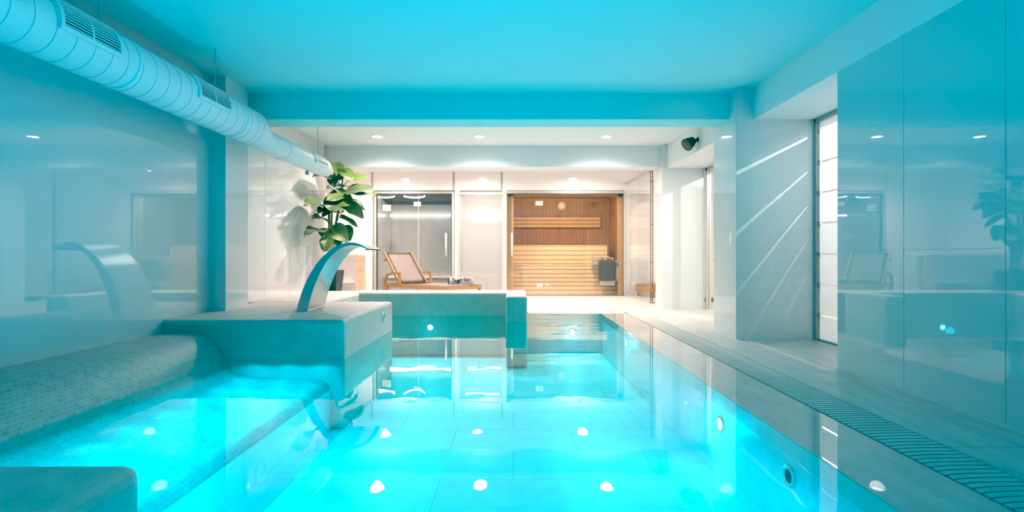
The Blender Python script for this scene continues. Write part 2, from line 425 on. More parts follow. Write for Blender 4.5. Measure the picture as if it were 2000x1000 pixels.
# raised stone platform, deck beside the left wall, low wall behind the pool
def stone_block(name, parts, r=.035, mat='stone'):
    bm = newbm()
    for p in parts: rbox(bm, *p, r, 3)
    for f in bm.faces: f.smooth = False
    return struct(name, bm, M[mat])
plat = stone_block('platform_slab', [(XL-.05, PX0, 4.41, 6.19, ZPOOL, ZP)])
stone_block('deck_slab', [(XL2-.02, -2.30, 6.10, 8.05, ZPOOL, ZP)])
stone_block('pool_wall_back', [(-2.40, .184, 7.63, 8.05, ZPOOL, ZP+.012), (-.105, .184, 6.82, 7.9, ZPOOL, ZP+.014)])
stone_block('corner_slab', [(-2.47, PX0, YN+.1, 2.03, ZPOOL, .085)], .06, 'stone_plain')
# water
bm = newbm()
xs = [-2.5, -1.46, 0, PX1+.004]; 
vs = [bm.verts.new(p) for p in ((-2.52, YN, 0), (PXI+.002, YN, 0), (PXI+.002, YF+.002, 0), (-2.52, YF+.002, 0))]
bm.faces.new(vs)
wtr = struct('pool_water', bm, M['water'], fix=False)
# ------------------------------------------------------------------ overflow gratings
def grating(name, label, x0, x1, y0, y1, along):
    t = thing(name, label, 'grating', ((x0+x1)/2, (y0+y1)/2, -.05))
    bm = newbm(); box(bm, x0, x1, y0, y1, -.08, -.03); obj('channel', bm, M['gutter'], t)
    bm = newbm(); p = .040
    if along == 'y':
        y = y0
        while y + p*.8 <= y1 + .001:
            L = 10; w = p*.78
            pts = [(x0+.006+(x1-x0-.012)*k/L, -.012*math.sin(PI*k/L*.5)**.5*0 + .020*(1-(1-k/L)**3)) for k in range(L+1)]
            lo, hi = [], []
            for x, dy in pts:
                lo.append((x, y+dy)); hi.append((x, y+w+dy))
            for k in range(L):
                a = [bm.verts.new((*q, z)) for z in (-.03, .0015) for q in (lo[k], lo[k+1], hi[k+1], hi[k])]
                bm.faces.new(a[4:]); bm.faces.new((a[0], a[1], a[5], a[4])); bm.faces.new((a[3], a[7], a[6], a[2]))
                if k == 0: bm.faces.new((a[0], a[4], a[7], a[3]))
            y += p
    else:
        x = x0
        while x + p*.8 <= x1 + .001:
            box(bm, x, x+p*.72, y0+.006, y1-.004, -.03, .0015); x += p
    o = obj('grate_bars', bm, M['grate'], t)
    bm = newbm()
    if along == 'y': box(bm, x1-.004, x1+.004, y0, y1, -.05, .002)
    else: box(bm, x0, x1, y1-.004, y1+.004, -.05, .002)
    obj('edge_strip', bm, M['joint'], t)
    return t
grating('overflow_grating', 'long slotted stone overflow grating along the right edge of the pool', PX1+.004, GX, .9, 8.08, 'y')
grating('overflow_grating', 'short slotted overflow grating across the far end of the pool before the sauna', .19, PX1-.0, YF+.002, 8.085, 'x')
bm = newbm(); box(bm, PX1+.013, GX, YN, .9, -.08, -.001); struct('gutter_floor', bm, M['grate'])

# ------------------------------------------------------------------ ventilation duct
def make_duct():
    t = thing('ventilation_duct', 'white round spiral ventilation duct hung under the ceiling along the left wall', 'duct', (-2.6, 2.5, 2.1))
    def spiral(name, cx, cz, r, y0, y1, pitch, end=False, amp=.0018):
        bm = newbm(); n = 40; step = pitch
        rows = int((y1-y0)/step); rings = []
        for i in range(rows+1):
            y = y0 + (y1-y0)*i/rows
            ring = []
            for k in range(n):
                a = 2*PI*k/n
                rr = r
                ring.append(bm.verts.new((cx+rr*math.cos(a), y, cz+rr*math.sin(a))))
            rings.append(ring)
        for i, (a, b) in enumerate(zip(rings, rings[1:])):
            y = y0 + (y1-y0)*(i+.5)/rows
            for k in range(n):
                f = bm.faces.new((a[k], a[(k+1) % n], b[(k+1) % n], b[k])); f.smooth = True
        if end:
            # domed end cap
            last = rings[-1]
            for s, dy in ((.93, .035), (.7, .05), (.3, .055)):
                nr = [bm.verts.new((cx+r*s*math.cos(2*PI*k/n), y1+dy, cz+r*s*math.sin(2*PI*k/n))) for k in range(n)]
                for k in range(n):
                    f = bm.faces.new((last[k], last[(k+1) % n], nr[(k+1) % n], nr[k])); f.smooth = True
                last = nr
            bm.faces.new(last)
        o = obj(name, bm, M['duct'], t)
        if end: return o
        bm = newbm(); turns = (y1-y0)/pitch; m = int(turns*n)
        tube(bm, [(cx+(r+.0005)*math.cos(-2*PI*q/n), y0+pitch*q/n, cz+(r+.0005)*math.sin(-2*PI*q/n)) for q in range(m+1)], amp, 5)
        obj('spiral_seam', bm, M['duct_seam'], o)
        return o
    CN, CF = (-2.62, 2.172, .172), (-2.60, 2.095, .118)
    spiral('wide_section', *CN, -2.5, 5.05, .128)
    bm = newbm(); n = 40
    rr = [(CN, 5.04, 1.012), (CN, 5.10, 1.012), (((CN[0]+CF[0])/2, (CN[1]+CF[1])/2, (CN[2]+CF[2])/2), 5.2, 1.0), (CF, 5.3, 1.02), (CF, 5.36, 1.02)]
    rings = [[bm.verts.new((c[0]+c[2]*s*math.cos(2*PI*k/n), y, c[1]+c[2]*s*math.sin(2*PI*k/n))) for k in range(n)] for c, y, s in rr]
    for a, b in zip(rings, rings[1:]):
        for k in range(n):
            f = bm.faces.new((a[k], a[(k+1) % n], b[(k+1) % n], b[k])); f.smooth = True
    obj('reducer', bm, M['duct'], t)
    spiral('narrow_section', *CF, 5.35, 6.98, .16, True, .0012)
    # joint collars
    for y in (1.95, 3.35, 4.72):
        bm = newbm(); lathe(bm, [(CN[2], 0), (CN[2]+.006, .004), (CN[2]+.006, .03), (CN[2], .034)], (CN[0], y, CN[1]), (0, 1, 0), 40); obj('collar', bm, M['duct'], t)
    bm = newbm(); lathe(bm, [(CF[2], 0), (CF[2]+.005, .004), (CF[2]+.005, .025), (CF[2], .03)], (CF[0], 5.72, CF[1]), (0, 1, 0), 40); obj('collar', bm, M['duct'], t)
    # curved slotted outlets
    def grille(c, y0, y1, a0, a1, nsl):
        cx, cz, r = c
        def P(a, rr, y): return (cx+rr*math.cos(a), y, cz+rr*math.sin(a))
        def patch(bm, aa, ab, ya, yb, r0, r1, seg=4):
            for i in range(seg):
                u, v = aa+(ab-aa)*i/seg, aa+(ab-aa)*(i+1)/seg
                q = [bm.verts.new(P(a, rr, y)) for rr in (r0, r1) for a, y in ((u, ya), (v, ya), (v, yb), (u, yb))]
                for f in ((3, 2, 1, 0), (4, 5, 6, 7), (0, 1, 5, 4), (1, 2, 6, 5), (2, 3, 7, 6), (3, 0, 4, 7)): bm.faces.new([q[j] for j in f])
        bm = newbm(); fa = .025/r
        patch(bm, a0, a0+fa, y0, y1, r-.002, r+.014); patch(bm, a1-fa, a1, y0, y1, r-.002, r+.014)
        patch(bm, a0+fa, a1-fa, y0, y0+.022, r-.002, r+.014, 10); patch(bm, a0+fa, a1-fa, y1-.022, y1, r-.002, r+.014, 10)
        fr = obj('grille', bm, M['duct'], t)
        bm = newbm(); patch(bm, a0+fa, a1-fa, y0+.02, y1-.02, r-.001, r+.0035, 10); obj('opening', bm, M['grille_dark'], fr)
        bm = newbm(); da = (a1-a0-2*fa)/nsl
        for i in range(nsl):
            u = a0+fa+da*i
            patch(bm, u+da*.30, u+da*.66, y0+.02, y1-.02, r+.004, r+.011, 1)
        patch(bm, a0+fa, a1-fa, (y0+y1)/2-.006, (y0+y1)/2+.006, r+.003, r+.009, 8)
        obj('louvres', bm, M['duct'], fr)
    R = math.radians
    grille(CN, 2.76, 3.20, R(-14), R(52), 9)
    grille(CN, 3.98, 4.44, R(-14), R(52), 9)
    grille(CF, 6.42, 6.84, R(-14), R(52), 8)
    # hanger rods
    for c, y, top in ((CN, 3.22, ZC), (CN, 4.46, ZC), (CF, 6.75, ZC2)):
        bm = newbm(); tube(bm, [(c[0]+.02, y, c[1]+c[2]-.01), (c[0]+.02, y, top)], .005, 6)
        obj('hanger_rod', bm, M['duct_seam'], t)
    bm = newbm(); lathe(bm, [(.001, 0), (.022, .0), (.022, .05), (.001, .05)], (-2.64, 6.55, 1.985), (0, 0, -1), 10)
    obj('drain_cap', bm, M['joint'], t)
make_duct()

# ------------------------------------------------------------------ waterfall spout
def make_spout():
    D = 5.10; W = .47
    t = thing('waterfall_spout', 'curved stainless steel waterfall spout arching over the pool from the stone platform', 'spout', (-2.1, D+W/2, ZP))
    def px(q): return (560+q[0]/4.1667, 460+q[1]/4.1667)
    outer = [(75, 628), (100, 530), (140, 415), (185, 322), (240, 232), (300, 163), (370, 106), (430, 73), (490, 58), (550, 58), (600, 72), (640, 95), (658, 107)]
    inner = [(165, 628), (185, 540), (215, 440), (250, 350), (290, 270), (330, 205), (370, 160), (420, 116), (470, 91), (520, 80), (570, 83), (610, 94), (652, 111)]
    def spl(pts, n=40):
        ps = [Vector((p[0], p[1], 0)) for p in pts]; out = []
        m = len(ps)-1
        for i in range(n+1):
            s = i/n*m; k = min(int(s), m-1); f = s-k
            p0, p1, p2, p3 = ps[max(k-1, 0)], ps[k], ps[k+1], ps[min(k+2, m)]
            v = .5*((2*p1)+(p2-p0)*f+(2*p0-5*p1+4*p2-p3)*f*f+(3*p1-p0-3*p2+p3)*f**3)
            x, y = px((v.x, v.y)); w = world(x, y, D); out.append((w.x, w.z))
        return out
    o, i = spl(outer), spl(inner)
    o[0] = (o[0][0], ZP); i[0] = (i[0][0], ZP)
    bm = newbm()
    y0, y1 = D, D+W
    O0 = [bm.verts.new((x, y0, z)) for x, z in o]; O1 = [bm.verts.new((x, y1, z)) for x, z in o]
    I0 = [bm.verts.new((x, y0, z)) for x, z in i]; I1 = [bm.verts.new((x, y1, z)) for x, z in i]
    for k in range(len(o)-1):
        for q, sm in (((O0[k], O0[k+1], O1[k+1], O1[k]), 1), ((I0[k], I1[k], I1[k+1], I0[k+1]), 1), ((O0[k], I0[k], I0[k+1], O0[k+1]), 0), ((O1[k], O1[k+1], I1[k+1], I1[k]), 0)):
            f = bm.faces.new(q); f.smooth = False
    bm.faces.new((O0[-1], I0[-1], I1[-1], O1[-1]))
    obj('blade', bm, M['steel'], t)
    tip = o[-1]
    bm = newbm(); box(bm, tip[0]-.03, tip[0]+.012, y0+.01, y1-.01, tip[1]-.012, tip[1]-.004); obj('outlet_lip', bm, M['black'], t)
    bm = newbm(); box(bm, o[0][0]-.012, i[0][0]+.012, y0-.012, y1+.012, ZP, ZP+.006); obj('base_plate', bm, M['steel'], t)
make_spout()

# jet fitting on the platform side, wall jets under water
def jet(name, label, loc, axis, r, mat_ring, mat_in, group=None):
    t = thing(name, label, 'pool fitting', loc, group)
    bm = newbm(); lathe(bm, [(r*.62, .006), (r*.7, .012), (r, .008), (r, 0)], loc, axis, 28); obj('ring', bm, mat_ring, t)
    bm = newbm(); lathe(bm, [(0, .004), (r*.2, .012), (r*.3, .004), (r*.64, .005)], loc, axis, 28); obj('nozzle', bm, mat_in, t)
    return t
jet('button_jet', 'small round steel button on the side of the stone platform', (PX0, 5.75, .21), (1, 0, 0), .055, M['chrome'], M['steel'])
jet('wall_jet', 'round white jet cover on the submerged bench wall, nearer the corner block', (XS, 3.20, -.45), (1, 0, 0), .075, M['white'], M['white'])
jet('wall_jet', 'round white jet cover on the submerged bench wall, nearer the platform', (XS, 4.13, -.37), (1, 0, 0), .07, M['white'], M['white'])
jet('suction_fitting', 'dark round suction fitting on the right pool wall under water', (PXI, 2.54, -.195), (-1, 0, 0), .055, M['heater'], M['black'])

# ------------------------------------------------------------------ underwater lamps and added cyan fill
def pool_light(label, loc, axis, power, r=.06):
    t = thing('pool_light', label, 'pool light', loc, 'underwater pool lights')
    bm = newbm(); lathe(bm, [(r*.8, .012), (r, .012), (r*1.25, .004), (r*1.25, 0)], loc, axis, 28); obj('rim', bm, M['chrome'], t)
    bm = newbm(); lathe(bm, [(0, .016), (r*.5, .014), (r*.82, .008)], loc, axis, 28); obj('lens', bm, M['pool_lens'], t)
    return t
pool_light('round underwater light on the right pool wall halfway along, brightest of the pool lights', (PXI, 3.38, -.213), (-1, 0, 0), 0, .048)
pool_light('round underwater light at the far end of the right pool wall', (PXI, 6.17, -.16), (-1, 0, 0), 0, .04)
pool_light('round underwater light on the far pool wall in front of the sauna', (.91, YF, -.28), (0, -1, 0), 0, .05)
pool_light('round underwater light in the low stone wall in front of the lounger', (-1.24, 7.63, -.17), (0, -1, 0), 0, .05)

def lamp(name, kind, loc, energy, color, **kw):
    l = bpy.data.lights.new(name, kind); l.energy = energy; l.color = color
    for k, v in kw.items(): setattr(l, k, v)
    o = bpy.data.objects.new(name, l); C.objects.link(o); o.location = loc
    return o
def aim(o, d): o.rotation_euler = Vector(d).to_track_quat('-Z', 'Y').to_euler()
CY = (0.0, .665, 1.0)
PL = .355
for p, e in (((PXI-.10, 3.38, -.22), 16), ((PXI-.10, 6.17, -.17), 4), ((.91, YF-.12, -.28), 4), ((-1.24, 7.50, -.2), 3)):
    lamp('pool_lamp_or_fill', 'POINT', p, e*PL, CY, shadow_soft_size=.05)
def pool_fill_pair(x, y, up, down):
    """Added cyan fill in the water, no fixture: one beam up through the surface, one wide beam over the pool floor."""
    o = lamp('pool_lamp_or_fill', 'SPOT', (x, y, -.26), up*PL, CY, shadow_soft_size=0, spot_size=math.radians(142), spot_blend=.9); aim(o, (0, 0, 1)); o.rotation_euler = (PI, 0, 0)
    lamp('pool_lamp_or_fill', 'SPOT', (x, y, -.05), down*PL, CY, shadow_soft_size=0, spot_size=math.radians(172), spot_blend=.3)
for y in (-1.7, -.3, 1.1, 2.5, 3.75):
    for x in (-1.1, .65): pool_fill_pair(x, y, (122 if x < 0 else 98) if y < 3.5 else 66, 46 if y < 3.5 else 34)  # unseen spots added in open water to spread the cyan
for x, y, e in ((-.9, 5.0, 26), (.7, 4.9, 20), (.3, 6.1, 9), (.85, 7.0, 5)): pool_fill_pair(x, y, e*.3, e)
for y in (2.15, 2.45, 2.75, 3.05, 3.35, 3.65, 3.95, 4.25):
    for x in (-2.22, -1.94, -1.66): lamp('bench_fill', 'SPOT', (x, y, -.006), 7.5*PL, CY, shadow_soft_size=0, spot_size=math.radians(165), spot_blend=.3)  # unseen spots added just under the surface to brighten the bench

# ------------------------------------------------------------------ downlights
WHITE = (1, .865, .825)
WARM = (1, .84, .76)
def downlight(label, x, y, z, group, power, col=WHITE, r=.075, spot=158):
    t = thing('downlight', label, 'ceiling light', (x, y, z), group)
    bm = newbm(); lathe(bm, [(r, -.002), (r*1.0, .008), (r*1.25, .006), (r*1.3, 0)], (x, y, z), (0, 0, -1), 28); obj('trim_ring', bm, M['white'], t)
    bm = newbm(); lathe(bm, [(0, .005), (r, .005)], (x, y, z), (0, 0, -1), 28); obj('lens', bm, M['lamp'], t)
    o = lamp('downlight_lamp', 'SPOT', (x, y, z-.03), power, col, shadow_soft_size=.10, spot_size=math.radians(spot), spot_blend=1.0)
    return t
g = 'round downlights recessed between the two beams'
downlight('round recessed downlight nearest the duct, leftmost between the two beams', -2.13, 8.0, ZC2, g, 330)
downlight('round recessed downlight in the middle of the row between the two beams', -.53, 8.0, ZC2, g, 330)
downlight('round recessed downlight rightmost between the two beams, before the sauna', 1.45, 8.0, ZC2, g, 330)
g = 'round downlights beyond the back beam'
downlight('recessed downlight beyond the back beam over the lounger', -2.6, 10.4, ZC2, g, 400, WARM, spot=172)
downlight('recessed downlight beyond the back beam between lounger and sauna', -.74, 10.5, ZC2, g, 400, WARM, spot=172)
downlight('recessed downlight beyond the back beam in front of the sauna', 1.42, 10.5, ZC2, g, 400, WARM, spot=172)

# ------------------------------------------------------------------ wall speaker
def make_speaker():
    base = Vector((XR, 7.15, 2.52)); ax = Vector((-.80, -.06, -.60)).normalized()
    t = thing('wall_speaker', 'black cone shaped loudspeaker on the side of the ceiling soffit', 'speaker', base)
    o = base + Vector((-.06, 0, -.005))
    bm = newbm(); lathe(bm, [(0, -.01), (.034, -.01), (.052, .0), (.072, .05), (.088, .10), (.092, .115)], o, ax, 32); obj('body', bm, M['black'], t)
    bm = newbm(); lathe(bm, [(.093, .112), (.090, .14), (.08, .152), (.05, .158), (0, .16)], o, ax, 32); obj('grille', bm, M['speaker_grille'], t)
    bm = newbm(); tube(bm, [base, o + ax*.01], .014, 10); lathe(bm, [(0, .012), (.035, .012), (.035, 0)], base, (-1, 0, 0), 16); obj('bracket', bm, M['black'], t)
make_speaker()

# ------------------------------------------------------------------ side window with frosted strips, and glass door
w = bpy.data.objects.new('window_1', None); C.objects.link(w); w.location = (XW, 4.8, 0); w['kind'] = 'structure'; ROOT['window_1'] = Vector((XW, 4.8, 0))
w['label'] = 'tall backlit frosted strip window between the right wall and the pillar'
edges = [-.06 + .325*k for k in range(9)]
bm = newbm()
for a, b in zip(edges, edges[1:]):
    box(bm, XW+.02, XW+.023, 4.09, 5.485, max(a+.009, .005), min(b-.009, ZS-.03))
obj('panel', bm, M['panel_frost'], w)
bm = newbm()
for e in edges[1:-1]:
    for y in (5.44, 4.2): box(bm, XW+.005, XW+.035, y-.012, y+.012, e-.016, e+.016)
obj('clip', bm, M['alu'], w)
bm = newbm(); box(bm, XW-.02, XW+.04, 5.455, 5.49, 0, ZS); box(bm, XW-.02, XW+.04, 4.07, 5.49, ZS-.035, ZS); box(bm, XW-.01, XW+.04, 4.07, 5.49, -.001, .012)
obj('frame', bm, M['joint'], w)
d = bpy.data.objects.new('door_1', None); C.objects.link(d); d.location = (XW, 7.3, 0); d['kind'] = 'structure'; ROOT['door_1'] = Vector((XW, 7.3, 0))
d['label'] = 'glass door in the side wall between the two right pillars'
bm = newbm(); box(bm, XW, XW+.01, 6.12, 8.50, .01, ZS-.03); obj('pane', bm, M['glass'], d)
bm = newbm(); box(bm, XW-.03, XW+.04, 8.50, 8.57, 0, ZS); box(bm, XW-.03, XW+.04, 6.11, 6.15, 0, ZS); box(bm, XW-.03, XW+.04, 6.11, 8.57, ZS-.05, ZS); box(bm, XW-.03, XW+.04, 7.2, 7.24, 0, ZS)
obj('frame', bm, M['alu'], d)
# cabinet seen through the side door
t = thing('wooden_cabinet', 'pale wooden cabinet beyond the glass side door', 'cabinet', (3.9, 10.2, 0))
bm = newbm(); rbox(bm, 3.55, 4.3, 9.9, 10.5, .08, .82, .006, 1); obj('carcass', bm, M['cab_wood'], t)
bm = newbm(); rbox(bm, 3.52, 4.33, 9.87, 10.53, .82, .86, .006, 1); obj('top', bm, M['sauna_bench'], t)
bm = newbm(); box(bm, 3.6, 4.25, 9.95, 10.45, 0, .08); obj('plinth', bm, M['black'], t)

# ------------------------------------------------------------------ steam room and frosted bay behind glass
ZR0, ZR1, YR = 2.34, 2.155, 12.62
def back_room(name, x0, x1, mats):
    struct(name + '_back', boxes((x0-.06, x1+.06, YR, YR+.1, 0, ZR0)), mats)
    struct(name + '_left', boxes((x0-.10, x0-.05, YB+.12, YR+.1, 0, ZR0)), mats)
    struct(name + '_right', boxes((x1+.05, x1+.07, YB+.12, YR+.1, 0, ZR0)), mats)
back_room('wall_steam_room', X_ST0, X_ST1, M['steam_wall'])
back_room('wall_shower_room', X_BY0, X_BY1, M['wall_white'])
bm = newbm()
for x0, x1 in ((X_ST0-.1, X_ST1+.1),):
    q = [bm.verts.new(p) for p in ((x0, YB+.1, ZR0), (x1, YB+.1, ZR0), (x1, YR, ZR1), (x0, YR, ZR1), (x0, YB+.1, ZR0+.05), (x1, YB+.1, ZR0+.05), (x1, YR, ZR0+.05), (x0, YR, ZR0+.05))]
    for f in ((0, 3, 2, 1), (4, 5, 6, 7), (0, 1, 5, 4), (1, 2, 6, 5), (2, 3, 7, 6), (3, 0, 4, 7)): bm.faces.new([q[i] for i in f])
struct('ceiling_steam_room', bm, M['dark_tile'])
struct('ceiling_shower_room', boxes((X_BY0-.1, X_BY1+.1, YB+.1, YR+.1, ZR0, ZR0+.05)), M['paint'])
struct('floor_steam_room', boxes((-4.6, 3.0, YB+.05, 13.4, -.12, 0)), M['floor'])
t = thing('steam_bench', 'pale built-in bench along the back of the steam room', 'bench', (-2.2, 12.4, 0))
bm = newbm(); rbox(bm, X_ST0-.04, X_ST1+.04, 12.2, YR-.001, .36, .41, .012, 2); obj('seat', bm, M['wall_white'], t)
bm = newbm(); box(bm, X_ST0-.04, X_ST1+.04, 12.26, YR-.001, 0, .36); obj('base', bm, M['steam_wall'], t)
def led(label, x0, x1, g):
    t = thing('linear_light', label, 'light', ((x0+x1)/2, YR-.03, 1.86), g)
    bm = newbm(); tube(bm, [(x0, YR-.035, 1.885), (x1, YR-.035, 1.885)], .024, 12); obj('tube', bm, M['led'], t)
    bm = newbm(); box(bm, x0-.02, x1+.02, YR-.014, YR, 1.855, 1.915); obj('channel', bm, M['alu'], t)
led('glowing white linear light across the back wall of the steam room', X_ST0+.02, X_ST1-.18, 'linear lights')
led('glowing white linear light behind the frosted panel beside the sauna', X_BY0+.08, X_BY1-.02, 'linear lights')
def arc_light(label, cx, cy, r, a0, a1):
    zc = ZR0 + (ZR1-ZR0)*(cy-YB-.1)/(YR-YB-.1)
    def zz(y): return ZR0 + (ZR1-ZR0)*(y-YB-.1)/(YR-YB-.1) - .03
    t = thing('curved_light', label, 'light', (cx, cy, zc), 'curved lights on the dark steam room ceiling')
    pts = [(cx+r*math.cos(a0+(a1-a0)*k/16), cy+r*.6*math.sin(a0+(a1-a0)*k/16), 0) for k in range(17)]
    bm = newbm(); tube(bm, [(x, y, zz(y)) for x, y, _ in pts], .014, 8); obj('tube', bm, M['led'], t)
    bm = newbm(); tube(bm, [(x, y, zz(y)+.02) for x, y, _ in pts], .012, 8); obj('mount', bm, M['alu'], t)
arc_light('glowing curved light on the steam room ceiling, nearer the plant', -2.95, 11.75, .22, .1*PI, .9*PI)
arc_light('glowing curved light on the steam room ceiling, nearer the door handle', -2.28, 11.75, .24, .05*PI, .95*PI)
def glass_front(name, label, x0, x1, z1, pane_mat, seal, handle_x, mullion=None):
    d = bpy.data.objects.new(name, None); C.objects.link(d); d.location = ((x0+x1)/2, YB, 0); d['kind'] = 'structure'; d['label'] = label
    ROOT[d.name] = Vector(d.location)
    bm = newbm(); box(bm, x0, x1, YB+.03, YB+.04, .012, z1); obj('pane', bm, pane_mat, d)
    fw = .05
    bm = newbm()
    for a in ((x0-fw, x0, 0, z1+fw), (x1, x1+fw, 0, z1+fw), (x0, x1, z1, z1+fw)): box(bm, a[0], a[1], YB-.02, YB+.06, a[2], a[3])
    f = obj('frame', bm, M['alu'], d)
    bm = newbm(); s = .014
    for a in ((x0, x0+s, 0, z1), (x1-s, x1, 0, z1), (x0, x1, z1-s, z1), (x0, x1, .0, .016)): box(bm, a[0], a[1], YB-.005, YB+.055, a[2], a[3])
    obj('seal', bm, seal, f)
    if mullion:
        bm = newbm(); box(bm, mullion-.004, mullion+.004, YB+.026, YB+.044, .01, z1); obj('glass_edge', bm, M['joint_light'], d)
    if handle_x:
        bm = newbm(); tube(bm, [(handle_x, YB-.03, .88), (handle_x, YB-.03, 1.40)], .018, 12)
        for z in (.95, 1.33): tube(bm, [(handle_x, YB-.03, z), (handle_x, YB+.04, z)], .009, 8)
        obj('handle', bm, M['white'], d)
    return d
glass_front('door_2', 'glass front of the steam room behind the lounger', X_ST0, X_ST1, 2.275, M['steam_glass'], M['alu_dark'], -1.50, -2.12)
glass_front('window_2', 'frosted glass bay between the steam room and the sauna', X_BY0, X_BY1, 2.255, M['frost_glass'], M['alu'], None)
glass_front('door_3', 'glass front of the sauna', X_SA0, X_SA1, 2.285, M['sauna_glass'], M['bronze'], -.035)
def sign(label, px, py, w, h, lines, grp=None):
    p = world(px, py, YB+.028)
    t = thing('door_sign', label, 'sign', p, grp)
    bm = newbm(); box(bm, p.x-w/2, p.x+w/2, YB+.024, YB+.0295, p.z-h/2, p.z+h/2); obj('plate', bm, M['sign'], t)
    bm = newbm()
    for (u0, u1, v0, v1) in lines: box(bm, p.x+u0*w, p.x+u1*w, YB+.022, YB+.0245, p.z+v0*h, p.z+v1*h)
    obj('print', bm, M['sign_ink'], t)
row = lambda v, a=-.38, b=.38: (a, b, v-.02, v+.02)
sign('white sign with lines of print on the steam room glass, nearer the plant', 755.5, 406, .185, .135, [row(.28), row(.12), row(-.04), row(-.2), row(-.34, -.38, .1)])
sign('small white sign in two halves on the steam room glass, in the middle', 815, 398.5, .16, .10, [(-.02, .02, -.5, .5), row(.2, -.4, -.1), row(0, -.4, -.1), row(.2, .12, .4), row(-.2, .12, .4)])
sign('small white sign in two halves at the top of the sauna glass', 1053, 397, .165, .10, [(-.02, .02, -.5, .5), row(.25, -.4, -.1), row(.05, -.4, -.1), (.12, .3, -.25, .25), row(-.3, -.4, -.1)])
sign('faint small notice at the bottom of the sauna glass', 1054, 557, .13, .085, [(-.03, .03, -.5, .5), row(.2, -.4, -.1), row(-.1, -.4, -.1), row(0, .12, .4)])

# ------------------------------------------------------------------ sauna
SX0, SX1, SY1, SZ = X_SA0-.02, X_SA1+.02, 13.15, 2.36
struct('wall_sauna_back', boxes((SX0, SX1, SY1, SY1+.08, 0, SZ)), M['sauna_wall'], swap=True)
struct('wall_sauna_left', boxes((SX0-.008, SX0, YB+.12, SY1, 0, SZ)), M['sauna_wall'], swap=True)
struct('wall_sauna_right', boxes((SX1, SX1+.06, YB+.12, SY1, 0, SZ)), M['sauna_wall'], swap=True)
struct('ceiling_sauna', boxes((SX0, SX1, YB+.1, SY1, SZ, SZ+.06)), M['sauna_wall'])
bm = newbm(); box(bm, SX0+.02, SX0+.17, YB+.13, YB+.22, 0, SZ); box(bm, SX1-.11, SX1-.02, YB+.13, YB+.22, 0, SZ); box(bm, SX0, SX1, YB+.13, YB+.22, 2.235, SZ)
struct('trim_1', bm, M['sauna_post'])
def slats(bm, x0, x1, y, z0, z1, n, gap=.010, th=.024):
    hh = (z1-z0)/n
    for k in range(n): rbox(bm, x0, x1, y, y+th, z0+k*hh+gap/2, z0+(k+1)*hh-gap/2, .004, 1)
def bench(label, y0, y1, z0, z1, n, x1):
    t = thing('sauna_bench', label, 'bench', ((SX0+SX1)/2, (y0+y1)/2, 0), 'slatted sauna benches')
    bm = newbm(); slats(bm, SX0+.01, x1, y0, z0, z1, n); obj('front_slats', bm, M['sauna_bench'], t)
    bm = newbm(); m = max(2, int((y1-y0)/.1)); w = (y1-y0)/m
    for k in range(m): rbox(bm, SX0+.01, x1, y0+k*w+.006-.01*(k == 0), y0+(k+1)*w-.006, z1, z1+.026, .004, 1)
    obj('seat_slats', bm, M['sauna_bench'], t)
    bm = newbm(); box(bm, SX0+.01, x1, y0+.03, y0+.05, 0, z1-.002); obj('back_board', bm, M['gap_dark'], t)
bench('lower slatted pale wood bench of the sauna', 11.85, 12.35, .0, .665, 7, SX1-.01)
bench('upper slatted pale wood bench of the sauna, above and behind the lower one', 12.40, 13.0, .69, 1.12, 4, SX1-.2)
t = thing('timber_rail', 'wooden leaning rail of three boards along the sauna back wall', 'rail', ((SX0+SX1)/2, SY1-.06, 1.6))
bm = newbm()
for k in range(3): rbox(bm, SX0+.03, SX1-.25, SY1-.07, SY1-.045, 1.615+k*.092, 1.615+k*.092+.082, .004, 1)
obj('boards', bm, M['sauna_rail'], t)
for x in (.3, 1.15, 2.0):
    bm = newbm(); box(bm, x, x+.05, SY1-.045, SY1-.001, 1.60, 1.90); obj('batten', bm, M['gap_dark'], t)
p = world(1097, 402, SY1-.02)
t = thing('sauna_thermometer', 'round thermometer on the sauna back wall above the backrest', 'thermometer', p)
bm = newbm(); lathe(bm, [(0, 0), (.118, 0), (.122, .02), (.105, .035), (.08, .03)], (p.x, SY1, p.z), (0, -1, 0), 36); obj('wooden_rim', bm, M['sauna_rail'], t)
bm = newbm(); lathe(bm, [(0, .034), (.086, .034)], (p.x, SY1, p.z), (0, -1, 0), 36); obj('dial', bm, M['dial'], t)
bm = newbm(); lathe(bm, [(.066, .035), (.072, .035)], (p.x, SY1, p.z), (0, -1, 0), 36)
bm2 = newbm(); bar(bm2, (p.x, SY1-.038, p.z), (p.x+.045, SY1-.038, p.z+.03), .006, .003, (0, 1, 0)); obj('needle', bm2, M['ink'], t)
obj('scale_marks', bm, M['ink'], t)
# heater with towel hung over its guard rail
t = thing('sauna_heater', 'sauna heater with pale stones at the right side of the sauna', 'heater', (2.25, 11.75, .2))
bm = newbm(); rbox(bm, 2.12, 2.40, 11.62, 11.83, .30, .78, .01, 2); obj('casing', bm, M['heater'], t)
bm = newbm(); rbox(bm, 1.98, 2.30, 11.60, 11.72, .22, .38, .008, 2); obj('lower_panel', bm, M['white'], t)
bm = newbm(); rbox(bm, 2.325, 2.415, 11.585, 11.66, .36, .64, .008, 2); obj('control_box', bm, M['white'], t)
bm = newbm()
for k in range(34):
    x, y, z = random.uniform(1.80, 2.28), random.uniform(11.66, 11.8), random.uniform(.80, .86)
    b = bmesh.new(); bmesh.ops.create_icosphere(b, subdivisions=1, radius=random.uniform(.03, .05))
    for v in b.verts: v.co *= random.uniform(.8, 1.15)
    merge(bm, b, Matrix.Translation((x, y, z)))
obj('stones', bm, M['stones'], t)
bm = newbm(); box(bm, 1.78, 2.30, 11.62, 11.83, .76, .80)
